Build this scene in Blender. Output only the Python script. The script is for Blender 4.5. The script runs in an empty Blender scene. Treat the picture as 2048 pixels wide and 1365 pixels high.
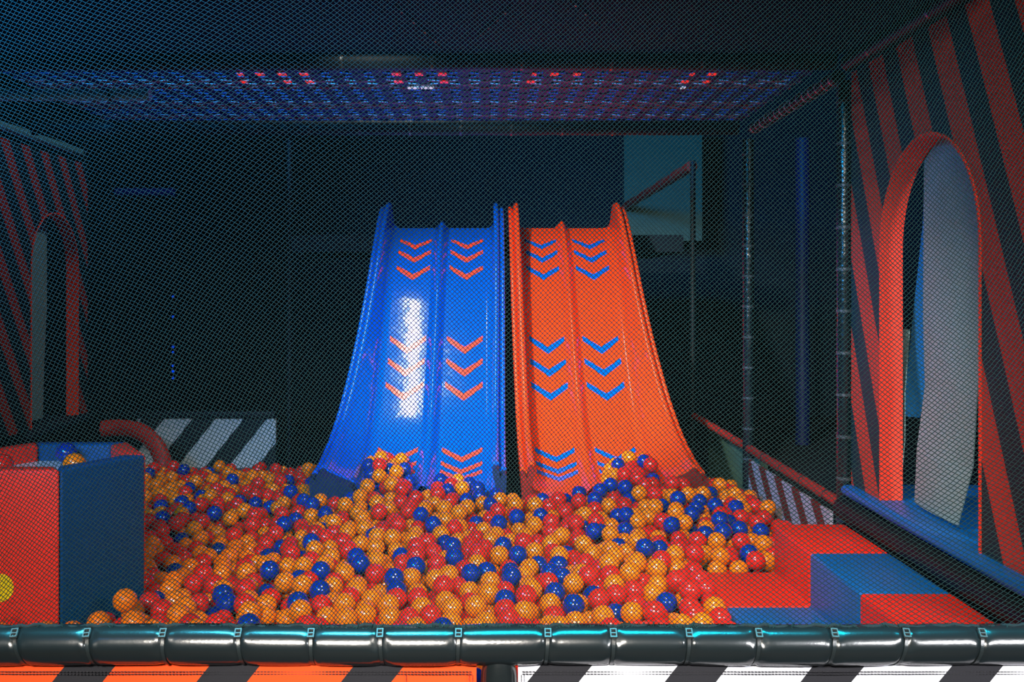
import bpy, bmesh, math, random
import numpy as np
from mathutils import Vector

random.seed(7); np.random.seed(7)
S = bpy.context.scene
COL = S.collection

# ------------------------------------------------------------------ camera
F, CX, CY, CZ = 2000.0, 973.0, 583.0, 1.5          # focal length in px of the 2048 frame, vanishing point, eye height
cam = bpy.data.cameras.new('camera'); camo = bpy.data.objects.new('camera', cam); COL.objects.link(camo)
camo.location = (0, 0, CZ); camo.rotation_euler = (math.pi/2, 0, 0)
cam.sensor_width = 36; cam.lens = F*36/2048
cam.shift_x = (1024-CX)/2048; cam.shift_y = -(682.5-CY)/2048
cam.clip_start = 0.05; cam.clip_end = 100
S.camera = camo
S.view_settings.view_transform = 'Standard'; S.view_settings.look = 'None'
S.view_settings.exposure = 0.0; S.view_settings.gamma = 1.0; S.view_settings.use_curve_mapping = False

# ------------------------------------------------------------------ world and lamps
w = bpy.data.worlds.new('world'); S.world = w; w.use_nodes = True
w.node_tree.nodes['Background'].inputs[0].default_value = (0.05, 0.22, 0.34, 1)
w.node_tree.nodes['Background'].inputs[1].default_value = 0.006

def area(name, loc, target, sx, sy, power, col, spread=180):
    l = bpy.data.lights.new(name, 'AREA'); l.shape = 'RECTANGLE'; l.size = sx; l.size_y = sy
    l.energy = power; l.color = col; l.spread = math.radians(spread)
    o = bpy.data.objects.new(name, l); COL.objects.link(o); o.location = loc
    o.rotation_euler = (Vector(target)-Vector(loc)).to_track_quat('-Z', 'Y').to_euler()
    return o
def spot(name, loc, target, power, col, ang, blend, size):
    l = bpy.data.lights.new(name, 'SPOT'); l.energy = power; l.color = col; l.spot_size = math.radians(ang)
    l.spot_blend = blend; l.shadow_soft_size = size
    o = bpy.data.objects.new(name, l); COL.objects.link(o); o.location = loc
    o.rotation_euler = (Vector(target)-Vector(loc)).to_track_quat('-Z', 'Y').to_euler()
    return o
spot('deck_spot_slide', (-0.85, 2.78, 2.40), (0.22, 6.3, 1.15), 1650, (1.0, 0.90, 0.78), 44, 0.7, 0.06)
spot('deck_spot_pit', (0.35, 2.78, 2.40), (0.65, 4.3, 0.30), 245, (1.0, 0.86, 0.68), 100, 1.0, 0.04)
area('hall_lamp_front', (-0.95, -2.0, 3.35), (-0.1, 2.5, 0.45), 1.7, 0.60, 88, (1.0, 0.94, 0.84), 62)
area('hall_lamp_right', (3.6, -2.0, 3.2), (1.5, 2.6, 0.4), 1.0, 0.25, 40, (0.95, 0.97, 1.0), 50)
area('hall_tube_cyan', (0.95, 2.34, 3.0), (0.95, 2.44, 0), 2.4, 0.03, 11.5, (0.0, 0.70, 0.95), 28)
area('hall_tube_pale', (-1.25, 2.34, 3.0), (-1.25, 2.44, 0), 2.0, 0.03, 11, (0.06, 0.72, 1.0), 28)
area('hall_lamp_blue', (-2.4, 0.9, 3.1), (-1.4, 2.6, 2.6), 0.9, 0.9, 165, (0.005, 0.36, 1.0), 60)
spot('rear_spot_violet', (-0.1, 5.5, 2.34), (1.51, 4.02, 1.35), 55, (0.12, 0.10, 1.0), 24, 0.8, 0.05)
for nm_, lx, ly, w_, l_, p_ in (('slide_lamp_long', -0.73, 6.16, 0.13, 1.12, 30), ('slide_lamp_short', -0.385, 5.93, 0.06, 0.62, 7)):
    area(nm_, (lx, ly, 4.4), (lx, ly, 0), w_, l_, p_, (1.0, 0.98, 0.95)).rotation_euler = (0, 0, 0)

# ------------------------------------------------------------------ materials
def mat(name, col, rough=0.5, spec=0.5, bump=0.0, bscale=60.0, emit=0.0, coat=0.0, var=0.0, sheen=0.0, noise_col=0.0, nscale=6.0, sss=0.0):
    m = bpy.data.materials.new(name); m.use_nodes = True
    nt = m.node_tree; b = nt.nodes['Principled BSDF']
    c = (*col, 1)
    b.inputs['Base Color'].default_value = c
    b.inputs['Roughness'].default_value = rough
    b.inputs['Specular IOR Level'].default_value = spec
    if coat: b.inputs['Coat Weight'].default_value = coat; b.inputs['Coat Roughness'].default_value = 0.08
    if emit: b.inputs['Emission Color'].default_value = c; b.inputs['Emission Strength'].default_value = emit
    if sheen: b.inputs['Sheen Weight'].default_value = sheen
    if sss:
        b.inputs['Subsurface Weight'].default_value = sss; b.inputs['Subsurface Radius'].default_value = (.02, .008, .004); b.inputs['Subsurface Scale'].default_value = 0.5
    if bump:
        n = nt.nodes.new('ShaderNodeTexNoise'); n.inputs['Scale'].default_value = bscale; n.inputs['Detail'].default_value = 4
        g = nt.nodes.new('ShaderNodeNewGeometry'); nt.links.new(g.outputs['Position'], n.inputs['Vector'])
        u = nt.nodes.new('ShaderNodeBump'); u.inputs['Strength'].default_value = bump; u.inputs['Distance'].default_value = 0.01
        nt.links.new(n.outputs['Fac'], u.inputs['Height']); nt.links.new(u.outputs['Normal'], b.inputs['Normal'])
    if var or noise_col:
        hsv = nt.nodes.new('ShaderNodeHueSaturation'); hsv.inputs['Color'].default_value = c
        mr = nt.nodes.new('ShaderNodeMapRange')
        k = var or noise_col
        mr.inputs['To Min'].default_value = 1-k; mr.inputs['To Max'].default_value = 1+k
        g2 = nt.nodes.new('ShaderNodeNewGeometry')
        if var:
            nt.links.new(g2.outputs['Random Per Island'], mr.inputs['Value'])
        else:
            n2 = nt.nodes.new('ShaderNodeTexNoise'); n2.inputs['Scale'].default_value = nscale; n2.inputs['Detail'].default_value = 5
            nt.links.new(g2.outputs['Position'], n2.inputs['Vector']); nt.links.new(n2.outputs['Fac'], mr.inputs['Value'])
        nt.links.new(mr.outputs['Result'], hsv.inputs['Value']); nt.links.new(hsv.outputs['Color'], b.inputs['Base Color'])
    return m

def stripe_mat(name, ca, cb, direction, period, offset, duty, rough=0.55, bump=0.15):
    """flat printed diagonal stripes: colour a where frac((p.dir - offset)/period) < duty"""
    m = mat(name, ca, rough, 0.15, bump, 220.0); nt = m.node_tree; b = nt.nodes['Principled BSDF']
    g = nt.nodes.new('ShaderNodeNewGeometry'); d = nt.nodes.new('ShaderNodeVectorMath'); d.operation = 'DOT_PRODUCT'
    d.inputs[1].default_value = direction; nt.links.new(g.outputs['Position'], d.inputs[0])
    s = nt.nodes.new('ShaderNodeMath'); s.operation = 'SUBTRACT'; s.inputs[1].default_value = offset; nt.links.new(d.outputs['Value'], s.inputs[0])
    q = nt.nodes.new('ShaderNodeMath'); q.operation = 'DIVIDE'; q.inputs[1].default_value = period; nt.links.new(s.outputs[0], q.inputs[0])
    f = nt.nodes.new('ShaderNodeMath'); f.operation = 'FRACT'; nt.links.new(q.outputs[0], f.inputs[0])
    l = nt.nodes.new('ShaderNodeMath'); l.operation = 'LESS_THAN'; l.inputs[1].default_value = duty; nt.links.new(f.outputs[0], l.inputs[0])
    x = nt.nodes.new('ShaderNodeMix'); x.data_type = 'RGBA'; x.inputs[6].default_value = (*cb, 1); x.inputs[7].default_value = (*ca, 1)
    nt.links.new(l.outputs[0], x.inputs[0]); nt.links.new(x.outputs[2], b.inputs['Base Color'])
    return m

M = {}
M['dark_floor'] = mat('dark_floor', (0.012, 0.014, 0.018), 0.7, 0.2)
M['pit_floor'] = mat('pit_floor', (0.02, 0.03, 0.06), 0.6, 0.3)
M['navy_wall'] = mat('navy_wall', (0.0015, 0.006, 0.015), 0.8, 0.2, noise_col=0.4)
M['ceiling'] = mat('ceiling', (0.0005, 0.022, 0.040), 0.8, 0.05, 0.2, 30, noise_col=0.3)
M['black_wall'] = mat('black_wall', (0.004, 0.005, 0.007), 0.9, 0.1)
M['net'] = mat('net', (0.011, 0.031, 0.030), 0.7, 0.08)
M['rope'] = mat('rope', (0.012, 0.02, 0.022), 0.8, 0.2, 0.5, 400)
M['vinyl_black'] = mat('vinyl_black', (0.008, 0.011, 0.012), 0.21, 0.7, 0.03, 130)
M['vinyl_post'] = mat('vinyl_post', (0.004, 0.007, 0.008), 0.22, 0.6, 0.35, 35)
M['vinyl_black_far'] = mat('vinyl_black_far', (0.003, 0.005, 0.007), 0.5, 0.12, 0.1, 90)
M['vinyl_red_pipe'] = mat('vinyl_red_pipe', (0.36, 0.018, 0.012), 0.45, 0.25, 0.1, 90)
M['vinyl_blue_pipe'] = mat('vinyl_blue_pipe', (0.01, 0.03, 0.36), 0.35, 0.5)
M['vinyl_navy_pipe'] = mat('vinyl_navy_pipe', (0.003, 0.008, 0.06), 0.5, 0.2)
M['vinyl_dim_pipe'] = mat('vinyl_dim_pipe', (0.08, 0.22, 0.25), 0.4, 0.3)
M['vinyl_steel_pipe'] = mat('vinyl_steel_pipe', (0.18, 0.78, 0.92), 0.3, 0.5)
M['tie'] = mat('tie', (0.012, 0.016, 0.017), 0.25, 0.5, 0.1, 300)
M['buckle'] = mat('buckle', (0.05, 0.055, 0.055), 0.4, 0.5, 0.1, 300)
M['ball_orange'] = mat('ball_orange', (0.86, 0.165, 0.003), 0.16, 0.5, var=0.10)
M['ball_red'] = mat('ball_red', (0.66, 0.014, 0.008), 0.16, 0.5, var=0.12)
M['ball_blue'] = mat('ball_blue', (0.001, 0.020, 0.22), 0.16, 0.5, var=0.12)
M['slide_blue'] = mat('slide_blue', (0.0, 0.08, 0.66), 0.10, 0.5, 0.35, 3.5)
M['slide_red'] = mat('slide_red', (0.88, 0.048, 0.006), 0.14, 0.5)
M['mark_red'] = mat('mark_red', (0.90, 0.06, 0.03), 0.14, 0.5)
M['mark_blue'] = mat('mark_blue', (0.0, 0.10, 0.72), 0.14, 0.5)
M['end_blue_shade'] = mat('end_blue_shade', (0.004, 0.018, 0.07), 0.5, 0.3)  # darkened slide blue, shade painted onto the side wall ends
M['end_red_shade'] = mat('end_red_shade', (0.20, 0.008, 0.004), 0.5, 0.3)  # darkened slide red, shade painted onto the side wall ends
M['foam_red'] = mat('foam_red', (0.70, 0.016, 0.006), 0.45, 0.15, 0.12, 160, noise_col=0.06)
M['tub_red'] = mat('tub_red', (0.86, 0.028, 0.014), 0.45, 0.15, 0.12, 160, noise_col=0.06)
M['foam_blue'] = mat('foam_blue', (0.0, 0.09, 0.36), 0.45, 0.15, 0.12, 160, noise_col=0.06)
M['foam_teal'] = mat('foam_teal', (0.0, 0.048, 0.16), 0.45, 0.15, 0.12, 160, noise_col=0.08)
M['plate'] = mat('plate', (0.50, 0.56, 0.56), 0.25, 0.5)
M['yellow'] = mat('yellow', (0.85, 0.62, 0.0), 0.4, 0.4)
M['strip_grey'] = mat('strip_grey', (0.17, 0.27, 0.26), 0.45, 0.4, 0.12, 40, noise_col=0.15, nscale=9)
M['strip_blue'] = mat('strip_blue', (0.01, 0.16, 0.42), 0.45, 0.4, 0.12, 60)
M['arch_red'] = mat('arch_red', (0.90, 0.045, 0.018), 0.5, 0.15, 0.15, 120)
M['panel_green'] = mat('panel_green', (0.05, 0.105, 0.075), 0.6, 0.3, noise_col=0.2)
M['stitch'] = mat('stitch', (0.03, 0.03, 0.035), 0.8, 0.1)
M['orange_cloth'] = mat('orange_cloth', (0.80, 0.075, 0.02), 0.7, 0.2, 0.1, 400)
M['led_red'] = mat('led_red', (1.0, 0.03, 0.025), 0.4, 0.3, emit=0.75)
M['led_white'] = mat('led_white', (0.75, 0.85, 1.0), 0.4, 0.3, emit=0.55)
M['led_blue'] = mat('led_blue', (0.0, 0.06, 1.0), 0.4, 0.3, emit=0.8)
M['strap_navy'] = mat('strap_navy', (0.001, 0.035, 0.20), 0.6, 0.3)
M['strap_red'] = mat('strap_red', (0.16, 0.03, 0.04), 0.6, 0.3)
M['strap_grey'] = mat('strap_grey', (0.20, 0.26, 0.34), 0.6, 0.3)
M['clip'] = mat('clip', (0.75, 0.72, 0.5), 0.4, 0.5)
M['stripe_front_orange'] = stripe_mat('stripe_front_orange', (0.018, 0.018, 0.022), (0.86, 0.062, 0.012), (1, 0, -0.80), 0.36, -1.0525-0.80*0.564, 0.35, 0.6, 0.06)
M['stripe_front_white'] = stripe_mat('stripe_front_white', (0.018, 0.018, 0.022), (0.64, 0.64, 0.71), (1, 0, -0.80), 0.341, 0.1325-0.80*0.564, 0.375, 0.6, 0.06)
M['stripe_arch_right'] = stripe_mat('stripe_arch_right', (0.50, 0.035, 0.018), (0.004, 0.022, 0.028), (0, -1, 1/2.22), 0.266, -2.074, 0.53, 0.55, 0.15)
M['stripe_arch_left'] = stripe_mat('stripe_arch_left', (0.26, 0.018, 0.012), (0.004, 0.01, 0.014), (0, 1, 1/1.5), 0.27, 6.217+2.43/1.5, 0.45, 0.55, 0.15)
M['stripe_back'] = stripe_mat('stripe_back', (0.40, 0.43, 0.44), (0.006, 0.008, 0.010), (1, 0, -0.80), 0.36, -1.905-0.8*0.6, 0.55)
M['stripe_side'] = stripe_mat('stripe_side', (0.36, 0.29, 0.31), (0.13, 0.015, 0.012), (0, -1, 1.09), 0.285, -5.33+1.09*.40, 0.55)

# ------------------------------------------------------------------ object helpers
def thing(name, label, cat, loc=(0, 0, 0), group=None):
    o = bpy.data.objects.new(name, None); COL.objects.link(o); o.location = loc
    o.empty_display_size = 0.1
    o['label'] = label; o['category'] = cat
    if group: o['group'] = group
    return o
def root_loc(p):
    v = Vector((0, 0, 0))
    while p is not None:
        v = v + Vector(p.location); p = p.parent
    return v
def mesh_obj(name, verts, faces, m, parent=None, smooth=False, angle=None, origin=None):
    """verts in world space; the object keeps its origin at its thing's base"""
    off = root_loc(parent) if parent is not None else Vector(origin if origin is not None else (0, 0, 0))
    v = np.asarray(verts, dtype=np.float64) - np.array(off)
    me = bpy.data.meshes.new(name); me.from_pydata(v.tolist(), [], [list(f) for f in faces])
    if isinstance(m, (list, tuple)):
        for k in m: me.materials.append(k)
    else:
        me.materials.append(m)
    bm = bmesh.new(); bm.from_mesh(me); bmesh.ops.recalc_face_normals(bm, faces=bm.faces); bm.to_mesh(me); bm.free()
    if smooth:
        me.shade_smooth()
        if angle: me.set_sharp_from_angle(angle=math.radians(angle))
    o = bpy.data.objects.new(name, me); COL.objects.link(o)
    if parent is not None: o.parent = parent
    else: o.location = off
    return o
def tag(o, label, cat, group=None, kind=None):
    o['label'] = label
    if cat: o['category'] = cat
    if group: o['group'] = group
    if kind: o['kind'] = kind
    return o
def structure(o, label=None):
    o['kind'] = 'structure'
    if label: o['label'] = label
    return o
def box_vf(x0, x1, y0, y1, z0, z1):
    v = [(x, y, z) for x in (x0, x1) for y in (y0, y1) for z in (z0, z1)]
    return v, [(0, 1, 3, 2), (4, 6, 7, 5), (0, 4, 5, 1), (2, 3, 7, 6), (0, 2, 6, 4), (1, 5, 7, 3)]
def bevel(o, width, segs=3):
    bm = bmesh.new(); bm.from_mesh(o.data)
    bmesh.ops.bevel(bm, geom=[e for e in bm.edges], offset=width, segments=segs, profile=0.5, affect='EDGES')
    bm.to_mesh(o.data); bm.free(); o.data.shade_smooth(); o.data.set_sharp_from_angle(angle=math.radians(50))
    return o
def box(name, b, m, parent=None, bev=0.0, origin=None):
    v, f = box_vf(*b)
    if parent is None and origin is None: origin = ((b[0]+b[1])/2, (b[2]+b[3])/2, b[4])
    o = mesh_obj(name, v, f, m, parent, origin=origin)
    if bev: bevel(o, bev)
    return o
def tube_vf(pts, r, n=12, closed_ends=True):
    pts = [Vector(p) for p in pts]; V = []; Fc = []
    rs = r if isinstance(r, (list, tuple, np.ndarray)) else [r]*len(pts)
    prev = None
    for i, p in enumerate(pts):
        t = (pts[min(i+1, len(pts)-1)]-pts[max(i-1, 0)]).normalized()
        if prev is None:
            a = Vector((0, 0, 1)) if abs(t.z) < 0.9 else Vector((1, 0, 0))
            u = (a - t*a.dot(t)).normalized()
        else:
            u = (prev - t*prev.dot(t)).normalized()
        prev = u; q = t.cross(u)
        for k in range(n):
            a = 2*math.pi*k/n
            V.append(p + (u*math.cos(a)+q*math.sin(a))*rs[i])
    for i in range(len(pts)-1):
        for k in range(n):
            Fc.append((i*n+k, i*n+(k+1) % n, (i+1)*n+(k+1) % n, (i+1)*n+k))
    if closed_ends:
        Fc.append(tuple(range(n-1, -1, -1))); Fc.append(tuple((len(pts)-1)*n+k for k in range(n)))
    return V, Fc
def tube(name, pts, r, m, parent=None, n=12, origin=None):
    v, f = tube_vf(pts, r, n)
    if parent is None and origin is None: origin = pts[0]
    return mesh_obj(name, v, f, m, parent, smooth=True, angle=60, origin=origin)
def prism(name, poly, axis, a, b, m, parent=None, bev=0.0, origin=None):
    """poly: 2-D outline; axis 'x': (y,z) outline swept from x=a to b; 'y': (x,z)"""
    n = len(poly)
    if axis == 'x': v = [(a, p[0], p[1]) for p in poly]+[(b, p[0], p[1]) for p in poly]
    elif axis == 'y': v = [(p[0], a, p[1]) for p in poly]+[(p[0], b, p[1]) for p in poly]
    else: v = [(p[0], p[1], a) for p in poly]+[(p[0], p[1], b) for p in poly]
    f = [tuple(range(n)), tuple(range(2*n-1, n-1, -1))]+[(i, (i+1) % n, n+(i+1) % n, n+i) for i in range(n)]
    o = mesh_obj(name, v, f, m, parent, origin=origin)
    if bev: bevel(o, bev)
    return o
def px(x, y, Y):
    """photo pixel + depth -> world"""
    return ((x-CX)/F*Y, Y, CZ-(y-CY)/F*Y)

# ------------------------------------------------------------------ the hall
structure(box('floor', (-6, 6, -6, 13, -0.1, 0.0), M['dark_floor']), 'dark hall floor')
structure(box('wall_back', (-6, 6, 12.0, 12.2, 0, 5.6), M['navy_wall']), 'dark navy rear wall of the hall')
structure(box('wall_left', (-6.2, -6, 2.4, 12.2, 0, 5.6), M['black_wall']), 'black side wall of the hall')
structure(box('wall_right', (6, 6.2, 2.4, 12.2, 0, 5.6), M['black_wall']), 'black side wall of the hall')
structure(box('ceiling', (-6, 6, 2.4, 12.2, 5.6, 5.8), M['black_wall']), 'black hall ceiling')
structure(box('ceiling', (-3.3, 1.7, 2.62, 4.08, 2.47, 2.53), M['ceiling']), 'dark blue underside of the upper deck above the net')
PITZ = 0.28
structure(box('floor', (-2.95, 1.47, 2.58, 6.9, 0.0, PITZ), M['pit_floor']), 'raised padded floor under the ball pit')

# ------------------------------------------------------------------ slides
CTRL = [(7.60, 1.98), (7.30, 1.835), (7.0, 1.60), (6.7, 1.30), (6.4, 1.00), (6.1, 0.74), (5.8, 0.56), (5.5, 0.465), (5.22, 0.43)]
def catmull(P, n):
    P = [np.array(p) for p in P]; P = [2*P[0]-P[1]]+P+[2*P[-1]-P[-2]]; out = []
    for i in range(1, len(P)-2):
        for k in range(n):
            t = k/n; a, b, c, d = P[i-1:i+3]
            out.append(0.5*((2*b)+(-a+c)*t+(2*a-5*b+4*c-d)*t*t+(-a+3*b-3*c+d)*t**3))
    out.append(P[-2]); return np.array(out)
PROF = catmull(CTRL, 9)
ARC = np.concatenate([[0], np.cumsum(np.hypot(*np.diff(PROF, axis=0).T))]); LEN = ARC[-1]
def prof(s):
    y = np.interp(s, ARC, PROF[:, 0]); z = np.interp(s, ARC, PROF[:, 1])
    e = 0.04; dy = np.interp(min(s+e, LEN), ARC, PROF[:, 0])-np.interp(max(s-e, 0), ARC, PROF[:, 0])
    dz = np.interp(min(s+e, LEN), ARC, PROF[:, 1])-np.interp(max(s-e, 0), ARC, PROF[:, 1])
    L = math.hypot(dy, dz); ty, tz = dy/L, dz/L
    ny, nz = tz, -ty
    if nz < 0: ny, nz = -ny, -nz
    return y, z, ny, nz
def sp(x, s, h):
    y, z, ny, nz = prof(s); return (x, y+ny*h, z+nz*h)
def s_of_py(py):
    best = 0
    for k in range(401):
        s = LEN*k/400; y, z, _, _ = prof(s)
        if CY-F*(z-CZ)/y <= py: best = s
    return best
def sheet(name, xs_h, s0, s1, n, m, parent, closed=False):
    """sweep a cross-section; xs_h(t) -> list of (x,h), t in 0..1 down the slide"""
    V = []; Fc = []; c = None
    for i in range(n+1):
        s = s0+(s1-s0)*i/n; sec = xs_h(s/LEN); c = len(sec)
        for x, h in sec: V.append(sp(x, s, h))
    for i in range(n):
        for k in range(c if closed else c-1):
            k2 = (k+1) % c
            Fc.append((i*c+k, i*c+k2, (i+1)*c+k2, (i+1)*c+k))
    if closed: Fc.append(tuple(range(c))); Fc.append(tuple(n*c+k for k in range(c-1, -1, -1)))
    return mesh_obj(name, V, Fc, m, parent, smooth=True, angle=60)
def ease(t): return t*t*(3-2*t)
def wall_section(xb, sgn, lean0, lean1, H0, H1):
    def f(t):
        e = ease(min(1, max(0, t))); lean = lean0+(lean1-lean0)*e**1.5; H = H0+(H1-H0)*e
        H *= 0.80+0.20*min(1, t/0.05+0.0) if t < 0.05 else 1
        P = []
        for k in range(6):
            a = k/5*math.pi/2; P.append((-0.05+0.05*math.sin(a), 0.05-0.05*math.cos(a)))
        for k in range(1, 4): P.append((lean*(k/4), 0.05+(H-0.07)*k/4))
        for k in range(7):
            a = math.pi*(1-k/6); P.append((lean+0.018+0.018*math.cos(a), H-0.018+0.018*math.sin(a)))
        P.append((lean+0.042, H-0.055))
        for k in range(6):
            a = math.pi*(1-k/5); P.append((lean+0.062+0.014*math.cos(a), H-0.045+0.014*math.sin(a)))
        P += [(lean+0.072, 0.02), (lean+0.06, -0.10), (-0.05, -0.10)]
        return [(xb+sgn*p[0], p[1]) for p in P]
    return f
def make_slide(name, label, xl, xr, rib, mb, mk, mend, wl, wr, nrow):
    t = thing(name, label, 'slide', ((xl+xr)/2, 6.3, PITZ), 'slides standing side by side behind the ball pit')
    rw = 0.055
    def lane(a, b):
        return lambda tt: [(a+(b-a)*k/6, 0.0) for k in range(7)]
    sheet('slide_lane', lane(xl+0.05, rib-rw), 0, LEN, 60, mb, t)
    sheet('slide_lane', lane(rib+rw, xr-0.05), 0, LEN, 60, mb, t)
    def ribf(tt):
        hh = 0.085*(1-0.35*tt)*(0.55+0.45*min(1, tt/0.02))
        return [(rib+rw*(-1+2*k/14), hh*(0.5+0.5*math.cos(math.pi*(-1+2*k/14)))**0.75) for k in range(15)]
    sheet('lane_divider', ribf, 0, LEN, 60, mb, t)
    # slab under the lanes, lip at the top
    sheet('slide_underside', lambda tt: [(xl+0.05, -0.002), (xr-0.05, -0.002), (xr-0.05, -0.08), (xl+0.05, -0.08)], 0, LEN, 40, mb, t, True)
    for side, sec in ((0, wl), (1, wr)):
        sheet('side_wall', sec, 0, LEN*0.965, 64, mb, t, True)
        e = sheet('shaded_wall_end', lambda tt: [(x, h*0.92-0.005) for x, h in sec(min(tt, 1))], LEN*0.966, LEN, 3, mend, t, True)  # wall's own end cap; the shade on it is put into the colour
        e['label'] = 'end of the side wall with its shade painted dark'
    # painted chevrons
    for lane_c in ((xl+rib)/2, (xr+rib)/2):
        for py in nrow:
            s0 = s_of_py(py); V = []; Fc = []
            hw, drop, th = 0.118, 0.10, 0.062
            N = 8
            for j in range(3):
                for k in range(2*N+1):
                    u = -1+k/N; ss = s0-0.045+drop*(1-abs(u))+th*j/2*(0.75+0.25*(1-abs(u)))
                    V.append(sp(lane_c+hw*u, ss, 0.0022))
            c = 2*N+1
            for j in range(2):
                for k in range(2*N): Fc.append((j*c+k, j*c+k+1, (j+1)*c+k+1, (j+1)*c+k))
            mesh_obj('chevron', V, Fc, mk, t)
    return t
ROWS = (484, 508, 540, 683, 728, 776, 905, 931, 948)
make_slide('wave_slide', 'glossy blue two-lane slide with red chevrons running into the ball pit', -0.70, 0.05, -0.335, M['slide_blue'], M['mark_red'], M['end_blue_shade'],
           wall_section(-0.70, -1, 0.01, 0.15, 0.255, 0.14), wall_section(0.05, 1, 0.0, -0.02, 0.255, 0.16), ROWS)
make_slide('wave_slide', 'glossy orange-red two-lane slide with blue chevrons beside the blue one', 0.235, 0.935, 0.565, M['slide_red'], M['mark_blue'], M['end_red_shade'],
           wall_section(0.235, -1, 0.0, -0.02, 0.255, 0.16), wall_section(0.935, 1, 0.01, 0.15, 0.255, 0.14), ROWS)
structure(box('floor', (-1.5, 1.5, 7.62, 9.2, 1.80, 1.93), M['navy_wall']), 'dark deck at the head of the slides')

# ------------------------------------------------------------------ hexagonal tub
HX, HY, HS, HZ = -2.692*0.6, 6.126*0.6, 0.606*0.6, 0.90
def hexpt(k, r):
    a = math.radians(-120+60*k); return (HX+r*math.cos(a), HY+r*math.sin(a))
tub = thing('hexagonal_tub', 'hexagonal red and blue padded tub holding a few balls', 'tub', (HX, HY, PITZ))
for k in range(6):
    a, b = hexpt(k, HS), hexpt(k+1, HS); ai, bi = hexpt(k, HS-0.082), hexpt(k+1, HS-0.082)
    m = M['tub_red'] if k % 2 == 0 else M['foam_teal']
    g = 0.0015
    def sh(p, q, s): return (p[0]+(q[0]-p[0])*s, p[1]+(q[1]-p[1])*s)
    poly = [sh(a, b, g/HS), sh(b, a, g/HS), sh(bi, ai, g/HS), sh(ai, bi, g/HS)]
    o = prism('wall_pad', poly, 'z', PITZ, HZ, m, tub, bev=0.012)
inner = [hexpt(k, HS-0.084) for k in range(6)]
prism('tub_base', inner, 'z', 0.80, 0.835, M['plate'], tub)['label'] = 'pale plate inside the tub'
fy = HY-HS*math.sin(math.radians(60))
disc = [((0-CX)/F*fy+0.047*math.cos(a*math.pi/20), 0.0+(CZ-(1176-CY)/F*fy)+0.047*math.sin(a*math.pi/20)) for a in range(40)]
prism('disc', disc, 'y', fy-0.006, fy+0.004, M['yellow'], tub)['label'] = 'round yellow target on the red face'

# ------------------------------------------------------------------ foam steps
Xl2, Xl1, Xr, Z2, Z1 = 0.855, 1.155, 1.44, 0.372, 0.565
def step_block(name, label, y0, y1, m, lower=True):
    if lower: poly = [(Xl2, PITZ), (Xr, PITZ), (Xr, Z1), (Xl1, Z1), (Xl1, Z2), (Xl2, Z2)]
    else: poly = [(Xl1, PITZ), (Xr, PITZ), (Xr, Z1), (Xl1, Z1)]
    t = thing(name, label, 'steps', ((Xl2+Xr)/2, (y0+y1)/2, PITZ), 'padded steps by the arch wall')
    o = prism('foam_body', poly, 'y', y0, y1, m, t, bev=0.012)
    return t
step_block('foam_step', 'red padded two-tread step block nearest the slides', 3.578, 4.02, M['foam_red'])
step_block('foam_step', 'blue padded step block between the two red ones', 3.102, 3.574, M['foam_blue'])
step_block('foam_step', 'red padded step block nearest the front rail', 2.62, 3.098, M['foam_red'])

# ------------------------------------------------------------------ balls
R = 0.0395; D = 2*R
def hump(x, y, cx, cy, sx, sy): return math.exp(-((x-cx)/sx)**2-((y-cy)/sy)**2)
def H(x, y):
    h = 0.405+0.035*min(1, max(0, (y-3.2)/2.0))
    h += 0.16*hump(x, y, -0.55, 5.55, 0.22, 0.40)
    h += 0.17*hump(x, y, 0.86, 5.50, 0.24, 0.38)
    h += 0.03*hump(x, y, -0.10, 5.3, 0.30, 0.30)+0.05*hump(x, y, 0.1, 5.1, 1.0, 0.5)
    h += 0.06*hump(x, y, 1.0, 4.9, 0.35, 0.6)+0.05*hump(x, y, 0.55, 3.9, 0.35, 0.4)
    h += 0.05*hump(x, y, -1.6, 3.1, 0.4, 0.2)
    h += 0.05*hump(x, y, -1.13, 3.25, 0.16, 0.14)-0.07*hump(x, y, -1.2, 4.5, 0.35, 0.55)
    return h
LB = np.interp
def deck_z(y): return float(np.interp(y, PROF[::-1, 0], PROF[::-1, 1]))
def base(x, y):
    """resting height of the surface below, or None where no ball centre may be"""
    if y < 2.60+R+0.02 or x < -2.35+R or x > 1.43-R: return None
    # tub
    for k in range(6):
        a = math.radians(-90+60*k)
        d = (x-HX)*math.cos(a)+(y-HY)*math.sin(a)
        if d > HS*0.866+R: break
    else: return None
    if x > Xl2-R and y < 4.02+R: return None
    if y > 5.18-R:
        if -0.98 < x < 1.24:
            if y > 5.95: return None
            if x < -0.69+R or x > 0.925-R or (0.02-R < x < 0.265+R):
                if x < -0.69+R and x > -0.98: return None
                if x > 0.925-R: return None
                return None
            return deck_z(y)+0.004+(0.08 if abs(x+0.335) < 0.055+0.6*R or abs(x-0.565) < 0.055+0.6*R else 0.0)
        if x > 1.2 and y > 5.75: return None
        if y > 6.25: return None
    return PITZ
grid = {}
balls = []
def rest(x, y):
    b = base(x, y)
    if b is None: return None
    z = b+R
    i, j = int(math.floor(x/D)), int(math.floor(y/D))
    for a in (i-1, i, i+1):
        for c in (j-1, j, j+1):
            for q in grid.get((a, c), ()):
                d2 = (x-q[0])**2+(y-q[1])**2
                if d2 < D*D:
                    zz = q[2]+math.sqrt(D*D-d2)
                    if zz > z: z = zz
    return z
def add_ball(x, y, z, special=None):
    balls.append((x, y, z)); grid.setdefault((int(math.floor(x/D)), int(math.floor(y/D))), []).append((x, y, z))
rnd = random.Random(11)
fails = 0; tries = 0
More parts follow.
